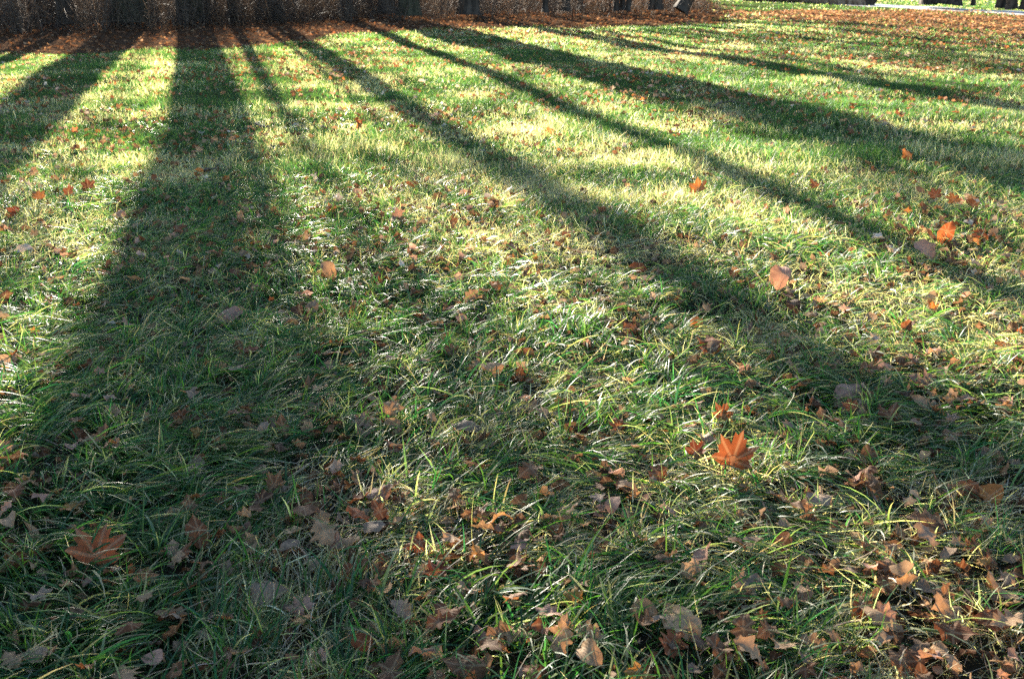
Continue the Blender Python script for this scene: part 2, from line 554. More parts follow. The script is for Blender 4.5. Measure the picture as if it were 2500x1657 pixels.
for i, (c, y, dia, hgt, ch, nl) in enumerate([  # out-of-frame trees, added for the shade their crowns throw on the grass
        (-4.6, 56, .5, 20, 8, 8), (-2.1, 58, .3, 23, 14.6, 12), (-1.2, 62, .3, 24, 15.8, 12), (-.4, 66, .3, 25, 16.6, 12), (.4, 60, .3, 24, 15.4, 12), (1.1, 66, .3, 25, 16.8, 12), (1.8, 62, .3, 24, 15.9, 12), (2.6, 70, .3, 26, 18.2, 12),
        (9.8, 56, .5, 20, 7, 11), (11.6, 62, .45, 20, 7.5, 11), (13.6, 57, .5, 19, 6.5, 11), (15.6, 63, .5, 21, 7.5, 11), (18.0, 58, .5, 20, 6.5, 11), (20.5, 62, .5, 20, 7, 11), (23.5, 66, .5, 21, 8, 9)]):
    behind('tall bare tree, unseen behind the wood edge, added to shade the lawn', c, y, dia, hgt, ch, 400 + i, limbs=nl)

# ------------------------------------------------------------------ fallen log beyond the path
def make_log():
    x0, y0 = at(1822, 4); x1, y1 = at(2128, 16)
    root = new_obj('fallen_log', None)
    root.location = ((x0 + x1) / 2, (y0 + y1) / 2, float(terrain(x0, y0)))
    tag(root, 'big fallen log lying behind the path, its dark end to the right', 'log')
    L = math.hypot(x1 - x0, y1 - y0); ang = math.atan2(y1 - y0, x1 - x0)
    root.rotation_euler = (0, 0, ang)
    n = 26; sides = 22
    t = np.linspace(0, 1, n)
    r = .40 + .05 * np.sin(t * 9) + .10 * np.exp(-((t - .72) / .16) ** 2) - .05 * t
    th = np.arange(sides) / sides * 6.283
    rg = np.random.default_rng(8)
    rad = r[:, None] * (1 + .05 * np.sin(3 * th[None] + t[:, None] * 4) + .035 * np.sin(7 * th[None] + 2) + rg.normal(0, .015, (n, sides)))
    pts = np.stack([(t - .5) * L, .1 * np.sin(t * 4), .36 + .06 * np.sin(t * 6)], -1)
    v, q = tube(pts, rad, sides)
    new_obj('bark', np_mesh('bark', v, [q], M_LOG, smooth=True), root)
    # sawn faces, slightly recessed
    for name, k, off in (('cut_face', n - 1, -.03), ('cut_face', 0, .03)):
        ring = v[k * sides:(k + 1) * sides].copy(); ring[:, 0] += off
        c = ring.mean(0)
        ring = c + (ring - c) * .99
        vv = np.vstack([ring, c[None]])
        f = np.array([[i, (i + 1) % sides, sides] for i in range(sides)])
        new_obj(name, np_mesh(name, vv, [f], M_BARK), root)
    # broken limb stub
    p = np.array([[.9, 0, .6], [1.05, .02, .85], [1.22, .03, 1.0]])
    v2, q2 = tube(p, np.array([.12, .09, .07]), 9)
    new_obj('branch_stub', np_mesh('branch_stub', v2, [q2], M_LOG, smooth=True), root)


make_log()

# ------------------------------------------------------------------ bare shrubs
def shrub_mesh(seed, h, spread, stems, twigs):
    rg = np.random.default_rng(seed)
    acc = Acc()
    for k in range(stems):
        a = rg.uniform(0, 6.28); b0 = rg.uniform(0, .35) * spread
        st = np.array([math.cos(a) * b0, math.sin(a) * b0, -.05])
        H = h * rg.uniform(.45, 1.1)
        out = rg.uniform(.05, .75) * spread
        n = 5; t = np.linspace(0, 1, n)
        wob = np.cumsum(rg.normal(0, .05, (n, 3)), 0) * h * .5; wob[:, 2] *= .2; wob -= wob[0]
        pts = st + np.stack([math.cos(a) * out * t ** 1.4, math.sin(a) * out * t ** 1.4, H * t], -1) + wob
        r0 = rg.uniform(.005, .014) * (1 if k else 1.6)
        acc.add(*tube(pts, r0 * np.linspace(1, .3, n), 3))
        for j in range(twigs):
            tt = rg.uniform(.12, 1); i = min(int(tt * (n - 1)), n - 2); fr = tt * (n - 1) - i
            p = pts[i] * (1 - fr) + pts[i + 1] * fr
            d = rg.normal(0, 1, 3); d[2] = abs(d[2]) * .8 + .1; d /= np.linalg.norm(d)
            Lw = rg.uniform(.15, .5) * min(1, h)
            mid = p + d * Lw * .5 + rg.normal(0, .03, 3)
            end = p + d * Lw + rg.normal(0, .06, 3) + np.array([0, 0, -.05 * rg.random()])
            acc.add(*tube(np.array([p, mid, end]), np.array([.0045, .0035, .002]), 3))
    return acc.mesh('stems', M_TWIG)


SHRUBS = [shrub_mesh(900 + k, h, sp, st, tw) for k, (h, sp, st, tw) in enumerate(
    [(1.5, .9, 16, 6), (2.1, 1.0, 18, 6), (1.1, 1.0, 18, 7), (1.8, .7, 14, 6), (.9, .8, 20, 7), (2.4, .9, 14, 7), (1.3, 1.2, 20, 6)])]
SHRUB_H = {m.name: h for m, h in zip(SHRUBS, (1.5, 2.1, 1.1, 1.8, .9, 2.4, 1.3))}
used_shrub = set()
GS = 'bare shrubs at the edge of the wood'
SHORT_TREE = {t[0]: n for t, n in zip(TREES, (
    'slim trunk at the left end', 'stout trunk beside the thickest one', 'thickest trunk', 'narrow trunk beside the thickest one', 'thin sapling in sunlit brush',
    'trunk casting the central shadow', 'half hidden trunk left of centre', 'broad trunk further back', 'slender trunk beside the centre one', 'clean centre trunk',
    'leaning trunk right of centre', 'left one of three thin stems', 'middle one of three thin stems', 'right one of three thin stems', 'upright trunk at the wood end', 'hard leaning trunk', 'young trunk right of centre', 'young trunk toward the wood end', 'faint trunk beside three thin stems', 'slim trunk right of centre', 'slim trunk in the dark brush', 'dim trunk behind the stout one', 'dim trunk behind the thickest one', 'slim trunk near the left edge', 'dim slim trunk at the left edge'))}
sx = np.random.default_rng(77)
cnt = 0
tries = 0
spots = []
while cnt < 125 and tries < 8000:
    tries += 1
    u = sx.uniform(-60, 1720); v = sx.uniform(14, 92)
    x, y = at(u, v)
    w = float(wood(x, y))
    if float(brush_depth(x, y)) < .3 or y > 46: continue
    if any((x - a) ** 2 + (y - b) ** 2 < .55 for a, b in spots): continue
    spots.append((x, y)); cnt += 1
    front = w < 4
    o = new_obj('bare_shrub', SHRUBS[int(sx.integers(len(SHRUBS)))])
    o.location = (x, y, float(terrain(x, y)))
    o.rotation_euler = (sx.normal(0, .08), sx.normal(0, .08), sx.uniform(0, 6.28))
    s = sx.uniform(.6, 1.0) if front else sx.uniform(.8, 1.2)
    o.scale = (s, s, s)
    for tx_, ty_, tl in sorted(TREE_AT, key=lambda t: (t[0] / t[1] - x / y) ** 2 * 600 + (t[1] - y) ** 2 * .02)[:5]:
        dxp = (x / y - tx_ / ty_)
        rel = 'in front of' if abs(dxp) < .016 and y < ty_ else 'behind' if abs(dxp) < .016 else 'right of' if dxp > 0 else 'left of'
        near_ = 'nearer than and ' if rel in ('left of', 'right of') and y < ty_ - 1.5 else ''
        lab = f"{'tall' if SHRUB_H[o.data.name] * s > 1.4 else 'low'} bare shrub {near_}{rel} the {SHORT_TREE[tl]}"
        if lab not in used_shrub: break
    used_shrub.add(lab)
    tag(o, lab, 'shrub', GS)

# far dark copse beyond the path
cx = np.random.default_rng(41)
for k in range(16):
    x = cx.uniform(24, 60); y = 62 + cx.uniform(0, 14) + (x - 24) * .05
    o = new_obj('bare_shrub', SHRUBS[int(cx.integers(len(SHRUBS)))])
    o.location = (x, y, 0); o.rotation_euler = (0, 0, cx.uniform(0, 6.28))
    s = cx.uniform(1.6, 2.4); o.scale = (s, s, s)
    tag(o, 'bare dark bush in the far hedge beyond the lawn', 'shrub', 'far hedge beyond the lawn')

# ------------------------------------------------------------------ grass
def smooth_angle(x, y):
    return .15 + 2.4 * (vnoise(x, y, .9, 21) - .5) + 1.6 * (vnoise(x, y, .38, 22) - .5) + .9 * (vnoise(x, y, 2.6, 23) - .5)


def blades(x, y, az, L, w, e0, e1, bend, K, col, tipcol=None, zoff=0.0, roll=None):
    """ribbons of K quads (last one a triangle). returns verts, quads, tris, cols"""
    N = len(x)
    z = terrain(x, y) + zoff
    t = (np.arange(K) + .5) / K
    el = e0[:, None] + (e1 - e0)[:, None] * t[None]
    a = az[:, None] + bend[:, None] * t[None]
    st = (L / K)[:, None]
    dx = np.cumsum(np.cos(el) * np.cos(a) * st, 1); dy = np.cumsum(np.cos(el) * np.sin(a) * st, 1); dz = np.cumsum(np.sin(el) * st, 1)
    X = np.concatenate([np.zeros((N, 1)), dx], 1) + x[:, None]
    Y = np.concatenate([np.zeros((N, 1)), dy], 1) + y[:, None]
    Z = np.maximum(np.concatenate([np.zeros((N, 1)), dz], 1), -.004) + z[:, None]
    if roll is None: roll = rng.normal(0, .6, N)
    aa = np.concatenate([az[:, None], a], 1)
    sxv = -np.sin(aa) * np.cos(roll)[:, None]; syv = np.cos(aa) * np.cos(roll)[:, None]; szv = np.sin(roll)[:, None] * np.ones_like(aa)
    prof = (1 - (np.arange(K + 1) / K) ** 2.2) * .9 + .1
    prof[0] *= .8
    hw = w[:, None] * .5 * prof[None]
    lv = np.stack([X - sxv * hw, Y - syv * hw, Z - szv * hw], -1)[:, :K]
    rv = np.stack([X + sxv * hw, Y + syv * hw, Z + szv * hw], -1)[:, :K]
    tip = np.stack([X, Y, Z], -1)[:, K:]
    nv = 2 * K + 1
    V = np.concatenate([lv, rv, tip], 1).reshape(-1, 3)
    b = np.arange(N)[:, None] * nv
    if K > 1:
        k = np.arange(K - 1)[None]
        Q = np.stack([b + k, b + K + k, b + K + k + 1, b + k + 1], -1).reshape(-1, 4)
    else:
        Q = np.zeros((0, 4), int)
    T = np.concatenate([b + K - 1, b + 2 * K - 1, b + 2 * K], 1)
    if tipcol is None: tipcol = col
    f = np.concatenate([np.arange(K) / K, np.arange(K) / K, [1.0]])[None, :, None] ** 1.5
    C = (col[:, None] * (1 - f) + tipcol[:, None] * f).reshape(-1, 3)
    return V, Q, T, C


class Grass:
    def __init__(s): s.V = []; s.Q = []; s.T = []; s.C = []; s.n = 0
    def add(s, r):
        V, Q, T, C = r
        s.V.append(V); s.C.append(C); s.T.append(T + s.n)
        if len(Q): s.Q.append(Q + s.n)
        s.n += len(V)
    def build(s, name, mat, label):
        fs = ([np.concatenate(s.Q)] if s.Q else []) + [np.concatenate(s.T)]
        o = new_obj(name, np_mesh(name, np.concatenate(s.V), fs, mat, np.concatenate(s.C)))
        tag(o, label, 'grass', kind='stuff')
        return o


def jitter_col(base, N, hv=.22, g=.12):
    b = np.asarray(base)[None] * np.exp(rng.normal(0, hv, (N, 1)))
    return np.clip(b * np.exp(rng.normal(0, g, (N, 3))), .004, .8)


GREEN = (.055, .118, .022); DEEP = (.024, .086, .032); YEL = (.115, .16, .058); STRAW = (.40, .345, .21); PALE = (.58, .52, .37)


def grass_cols(x, y, straw_bias=0.0, dry=.42):
    N = len(x)
    p = vnoise(x, y, .7, 31) * .6 + vnoise(x, y, .25, 32) * .4 + rng.normal(0, .2, N) + straw_bias
    c = np.empty((N, 3))
    q = rng.random(N)
    c[:] = jitter_col(GREEN, N)
    m = q < .45; c[m] = jitter_col(DEEP, m.sum())
    m = q > .80 + .10 * np.clip((5 - y) / 3, 0, 1); c[m] = jitter_col(YEL, m.sum())
    s = p > (1 - dry) * .9 + .02
    c[s] = jitter_col(STRAW, s.sum(), .3, .1)
    s2 = s & (rng.random(N) < .3); c[s2] = jitter_col(PALE, s2.sum(), .25, .06)
    return c, s


def sample_zone(n, y0, y1, m0=.8, k=.56, p=0.0):
    """points in the widening strip the lens sees, margins either side; density ~ y**-p"""
    y = rng.uniform(0, 1, n * 3) 
    y = y0 + (y1 - y0) * y
    wgt = (k * y + m0) * y ** -p
    keep = rng.random(len(y)) < wgt / wgt.max()
    y = y[keep][:n]
    x = rng.uniform(-1, 1, len(y)) * (k * y + m0)
    return x, y


def litter_density(x, y):
    """0..1, thick drifts of dead leaves near the camera, most of all to the right"""
    near = np.clip((4.6 - y) / 2.6, 0, 1)
    right = np.clip((x + .5) / 1.8, 0, 1)
    n = vnoise(x, y, .55, 41) * .6 + vnoise(x, y, .22, 42) * .4
    d = near * (.26 + .34 * right) + (n - .5) * 1.0 * (.4 + near)
    return np.clip(d, 0, 1)


meadow = Grass()


def tufts(ntuft, per, y0, y1, K, Lr, Wr, m0=.9, p=0.0):
    tx, ty = sample_zone(ntuft, y0, y1, m0, p=p)
    keep = rng.random(len(tx)) > litter_density(tx, ty) * .75
    tx = tx[keep]; ty = ty[keep]
    nt = len(tx)
    flow = smooth_angle(tx, ty) + rng.normal(0, .45, nt) + np.where(rng.random(nt) < .3, math.pi, 0)
    mode = rng.random(nt)
    reps = rng.integers(per // 2, per * 3 // 2, nt)
    id_ = np.repeat(np.arange(nt), reps); N = len(id_)
    rr = np.abs(rng.normal(0, .035, N)); th = rng.uniform(0, 6.283, N)
    x = tx[id_] + rr * np.cos(th); y = ty[id_] + rr * np.sin(th)
    lying = mode[id_] < .80
    az = np.where(lying, flow[id_] + rng.normal(0, .32, N), rng.uniform(0, 6.283, N))
    L = rng.uniform(*Lr, N) * np.where(lying, 1.0, .72) * (.75 + .5 * rng.random(nt))[id_]
    w = rng.uniform(*Wr, N) * np.where(rng.random(N) < .12, 1.5, 1.0)
    e0 = np.where(lying, rng.uniform(R(18), R(62), N), rng.uniform(R(55), R(88), N))
    e1 = np.where(lying, rng.uniform(R(-38), R(8), N), rng.uniform(R(-20), R(60), N))
    bend = rng.normal(0, .45, N)
    col, dry = grass_cols(x, y, -.02 - .14 * np.clip((5.0 - y) / 3, 0, 1))
    w = np.where(dry, w * .62, w)
    e0 = np.where(dry, e0 * .5, e0)
    tip = np.where(rng.random(N)[:, None] < .25, jitter_col(STRAW, N), col)
    meadow.add(blades(x, y, az, L, w, e0, e1, bend, K, col, tip, 0.002))


def singles(n, y0, y1, K, Lr, Wr, er0, er1, m0=.9, p=0.0, dry=.45, thin=.6):
    x, y = sample_zone(n, y0, y1, m0, p=p)
    keep = rng.random(len(x)) > litter_density(x, y) * thin
    x = x[keep]; y = y[keep]; N = len(x)
    az = smooth_angle(x, y) + rng.normal(0, 1.0, N) + np.where(rng.random(N) < .4, math.pi, 0)
    col, d = grass_cols(x, y, 0, dry)
    w = rng.uniform(*Wr, N); w = np.where(d, w * .65, w)
    meadow.add(blades(x, y, az, rng.uniform(*Lr, N), w, rng.uniform(R(er0[0]), R(er0[1]), N), rng.uniform(R(er1[0]), R(er1[1]), N), rng.normal(0, .5, N), K, col, None, 0.001))


# near: long matted swathes, then shorter turf with distance
tufts(3300, 23, 1.2, 4.2, 5, (.08, .21), (.0030, .0066))
tufts(3900, 14, 4.2, 8.0, 3, (.09, .20), (.0035, .006))
tufts(1500, 12, 8.0, 12.0, 2, (.07, .15), (.005, .008))
singles(36000, 1.2, 4.2, 2, (.03, .10), (.002, .004), (10, 80), (-30, 50))
singles(7000, 1.2, 5.0, 3, (.06, .15), (.0012, .0022), (0, 16), (-15, 4), dry=.95, thin=.2)
singles(56000, 4.2, 8.0, 2, (.05, .12), (.003, .005), (15, 80), (-25, 50), p=.3, thin=.2)
singles(16000, 4.5, 9.0, 2, (.07, .16), (.0022, .0032), (2, 30), (-20, 5), dry=.95, thin=0)

lawn_g = Grass()


def turf(n, y0, y1, Lr, Wr, K=1, p=.6, m0=1.5, dry=.25):
    x, y = sample_zone(n, y0, y1, m0, p=p)
    if y1 > 20:
        w = wood(x, y)
        keep = (w < rng.normal(0, .5, len(x))) & ~((path_d(x, y) > -.03) & (path_d(x, y) < PATH_W + .03))
        thin = .7 * np.exp(-((path_d(x, y) + 4.6) / 3.8) ** 2) * (x > 6 + (vnoise(x, y, 2, 57) - .5) * 4)
        keep &= rng.random(len(x)) > thin
        x = x[keep]; y = y[keep]
    N = len(x)
    az = rng.uniform(0, 6.283, N)
    col, d = grass_cols(x, y, (vnoise(x, y, 2.5, 55) - .5) * .25, dry)
    m = ~d
    pt = vnoise(x, y, 1.2, 56)[:, None]
    col = col * (.62 + .55 * pt) * np.array([.97, 1.0, 1.05])
    col[m] = col[m] * .85 + np.array(YEL) * .10
    hv = .45 + 1.1 * vnoise(x, y, .35, 61) * vnoise(x, y, 1.1, 62) * 1.7
    lawn_g.add(blades(x, y, az, rng.uniform(*Lr, N) * hv, rng.uniform(*Wr, N), rng.uniform(R(20), R(85), N), rng.uniform(R(0), R(70), N), rng.normal(0, .3, N), K, col, None, 0.0))


turf(40000, 5.6, 8, (.04, .10), (.0035, .006), 2)
turf(125000, 7.6, 12, (.05, .11), (.004, .007), 2)
turf(230000, 11.5, 20, (.045, .085), (.007, .012))
turf(230000, 19.5, 34, (.05, .085), (.012, .02))
turf(80000, 33.5, 62, (.06, .10), (.03, .05), m0=4)
lawn_g.build('lawn_grass', M_LAWN, 'short sunlit lawn grass striped by tree shadows')

# dry stalks and brambles that fill the edge of the wood
brush = Grass()
N = 120000
x = rng.uniform(-24, 9, N); y = rng.uniform(21, 48, N)
w_ = wood(x, y)
left = np.clip((-x - 4.4) / 1.4, 0, 1)
dens = np.clip(brush_depth(x, y) / 1.6 + .45, 0, 1) * (.35 + .65 * np.clip((vnoise(x, y, 1.7, 91) - .3) * 2.5, 0, 1)) * (.40 + .60 * left)
k = (rng.random(N) < dens) & (np.abs(x) < .56 * y + 1.5)
x = x[k]; y = y[k]; N = len(x)
hh = rng.uniform(.35, 1.25, N) * (.75 + .5 * vnoise(x, y, 2.2, 92)) * (1 + 1.2 * left[k])
stalk = np.array([(.055, .042, .032), (.09, .066, .046), (.035, .03, .026), (.15, .11, .075)])[rng.choice(4, N, p=[.4, .25, .25, .1])] * np.exp(rng.normal(0, .2, (N, 1)))
brush.add(blades(x, y, rng.uniform(0, 6.283, N), hh, rng.uniform(.006, .018, N), rng.uniform(R(25), R(90), N), rng.uniform(R(-30), R(90), N), rng.normal(0, .9, N), 3, stalk, None, -.02, rng.uniform(-1.2, 1.2, N)))
bo = brush.build('undergrowth', M_BRUSH, 'tangle of dry stalks and brambles along the wood edge')
bo['category'] = 'undergrowth'

# ------------------------------------------------------------------ leaves
MAPLE = [(0, 1.0), (8, .80), (15, .83), (20, .62), (25, .52), (31, .66), (39, .74), (47, .95), (56, .74), (64, .73), (71, .56), (78, .50), (88, .58), (101, .72), (112, .54), (130, .46), (150, .36), (170, .2)]
MAPLE_LO = [(0, 1.0), (23, .52), (48, .95), (75, .5), (100, .7), (135, .44), (170, .2)]


def outline(half):
    a = [(h, r) for h, r in half] + [(-h, r) for h, r in reversed(half) if 0 < h]
    return np.array([(math.sin(R(h)) * r, math.cos(R(h)) * r) for h, r in a])


def maple_proto(rg, lo=False):
    o = outline(MAPLE_LO if lo else MAPLE)
    o = o * (1 + rg.normal(0, .06, (len(o), 1)))
    n = len(o)
    rings = [1.0] if lo else [.45, .78, 1.0]
    pts = [np.zeros((1, 2))] + [o * r for r in rings]
    uv = np.concatenate(pts)
    T = [[0, 1 + i, 1 + (i + 1) % n] for i in range(n)]
    Q = [[1 + k * n + i, 1 + (k + 1) * n + i, 1 + (k + 1) * n + (i + 1) % n, 1 + k * n + (i + 1) % n] for k in range(len(rings) - 1) for i in range(n)]
    return uv * .55, T, Q


def strip_proto(rg, kind, lo=False):
    n = (6 if kind == 'ovate' else 9) if lo else (11 if kind == 'ovate' else 19)
    t = np.linspace(0, 1, n)
    if kind == 'oak':
        w = .27 * np.sin(math.pi * t ** 1.15) ** .75 * (1 + .34 * np.cos(2 * math.pi * (4.0 if not lo else 2.5) * t + .6)) + .012
    else:
        w = .30 * np.sin(math.pi * t ** .85) ** .9 + .008
    y = t - .5
    bendx = .05 * np.sin(t * 3 + rg.uniform(0, 6))
    cols = [-1, 0, 1] if lo else [-1, -.5, 0, .5, 1]
    asym = 1 + rg.normal(0, .08, (n, 2))
    uv = []
    for i in range(n):
        for c in cols:
            ww = w[i] * (asym[i, 0] if c < 0 else asym[i, 1])
            uv.append((bendx[i] + c * ww, y[i] - abs(c) * .04))
    uv = np.array(uv); m = len(cols)
    Q = [[i * m + j, i * m + j + 1, (i + 1) * m + j + 1, (i + 1) * m + j] for i in range(n - 1) for j in range(m - 1)]
    return uv, [], Q


def far_leaf(rg):
    uv = np.array([(0, -.5), (.3, -.1), (.2, .3), (0, .5), (-.24, .25), (-.3, -.12), (0, 0)]) * (1 + rg.normal(0, .12, (7, 1)))
    return uv, [[6, i, (i + 1) % 6] for i in range(6)], []


def warp(uv, rg, curl):
    x, y = uv[:, 0].copy(), uv[:, 1].copy()
    z = rg.uniform(.1, .5) * np.abs(x) * rg.choice([1, 1, -1]) + .10 * curl * np.sin(rg.uniform(5, 11) * x + rg.uniform(0, 6)) * np.cos(rg.uniform(4, 9) * y + rg.uniform(0, 6))
    z = z + .05 * curl * np.sin(14 * np.arctan2(x, y) * .5 + rg.uniform(0, 6)) * np.hypot(x, y) * 2
    a = rg.uniform(0, math.pi); k = curl * rg.uniform(.6, 3.2) * rg.choice([1, -1, 1])
    ca, sa = math.cos(a), math.sin(a)
    u = x * ca + y * sa; v = -x * sa + y * ca
    if abs(k) > .05:
        # curl one side more than the other
        kk = k * np.where(u > 0, 1.0, .45)
        zz = (1 - np.cos(kk * u)) / kk
        uu = np.sin(kk * u) / kk
        uu, z2 = uu - z * np.sin(kk * u), zz + z * np.cos(kk * u)
    else:
        uu, z2 = u, z
    x2 = uu * ca - v * sa; y2 = uu * sa + v * ca
    return np.stack([x2, y2, z2], -1)


def leaf_mesh(kind, seed, curl):
    rg = np.random.default_rng(seed)
    uv, T, Q = maple_proto(rg) if kind == 'maple' else strip_proto(rg, kind)
    V = warp(uv, rg, curl)
    # stalk
    b = V[np.argmin(uv[:, 1] + np.abs(uv[:, 0]) * (0 if kind != 'maple' else 0))] if kind != 'maple' else V[0] * .4 + V[np.argmin(uv[:, 1])] * .6
    n0 = len(V)
    d = np.array([rg.normal(0, .2), -1, rg.uniform(-.1, .4)]); d /= np.linalg.norm(d)
    Ls = .42 if kind == 'maple' else .14
    ps = np.array([b, b + d * Ls * .5, b + d * Ls + np.array([.04, 0, .03])])
    sv, sq = tube(ps, np.array([.011, .009, .012]), 3)
    V = np.vstack([V, sv]); uv = np.vstack([uv, np.tile([[0.0, 0.0]], (len(sv), 1))])
    faces = []
    if len(T): faces.append(np.array(T))
    faces.append(np.concatenate([np.array(Q), sq + n0]))
    V[:, 2] -= V[:, 2].min()
    return np_mesh(kind + '_leaf', V, faces, M_LEAF, uvs=uv, smooth=True)


PROTO = {
    'maple_flat': [leaf_mesh('maple', 500 + k, .35) for k in range(6)],
    'maple_curl': [leaf_mesh('maple', 520 + k, .95) for k in range(8)],
    'oak': [leaf_mesh('oak', 540 + k, .8) for k in range(10)],
    'ovate': [leaf_mesh('ovate', 560 + k, .8) for k in range(6)],
}
COL = {
    'red': (.20, .055, .027), 'redorange': (.23, .075, .03), 'orange': (.36, .14, .04), 'rust': (.16, .065, .03), 'darkred': (.09, .034, .02),
    'brown': (.16, .085, .045), 'darkbrown': (.07, .036, .022), 'tan': (.34, .215, .12), 'pink': (.36, .21, .15), 'duff': (.085, .046, .027), 'russet': (.115, .048, .022), 'pale': (.50, .42, .33), 'gold': (.34, .18, .05), 'grey': (.25, .18, .125),
}
leaf_name = {'maple_flat': 'maple_leaf', 'maple_curl': 'maple_leaf', 'oak': 'oak_leaf', 'ovate': 'fallen_leaf'}
hl = np.random.default_rng(909)


def put_leaf(u, v, size_px, kind, colour, label, tilt=20, face=None, group='fallen leaves in the grass', zlift=.03, mesh=None):
    """tilt: how far the blade stands up towards the lens, in degrees"""
    x, y = at(u, v, .03)
    dist = math.hypot(math.hypot(x, y), CAM_H)
    size = size_px / F * dist * (.84 if kind[0] == 'm' else 1.05)
    size = min(max(size, .035), .24)
    me = mesh or PROTO[kind][int(hl.integers(len(PROTO[kind])))]
    o = new_obj(leaf_name[kind], me)
    spin = hl.uniform(-.5, .5) if tilt > 40 else hl.uniform(0, 6.28)
    yaw = hl.normal(0, .5) if face is None else R(face)
    M = Matrix.Rotation(yaw, 4, 'Z') @ Matrix.Rotation(R(tilt) + hl.normal(0, .08), 4, 'X') @ Matrix.Rotation(spin, 4, 'Z')
    o.rotation_mode = 'XYZ'
    o.rotation_euler = M.to_euler()
    o.scale = (size, size, size * hl.uniform(.8, 1.15))
    lift = zlift + (size * .18 if tilt > 40 else 0)
    o.location = (x, y, float(terrain(x, y)) + lift)
    c = np.array(COL[colour]) * math.exp(hl.normal(0, .12))
    o.color = (*c, 1)
    tag(o, label, 'leaf', group)
    return o


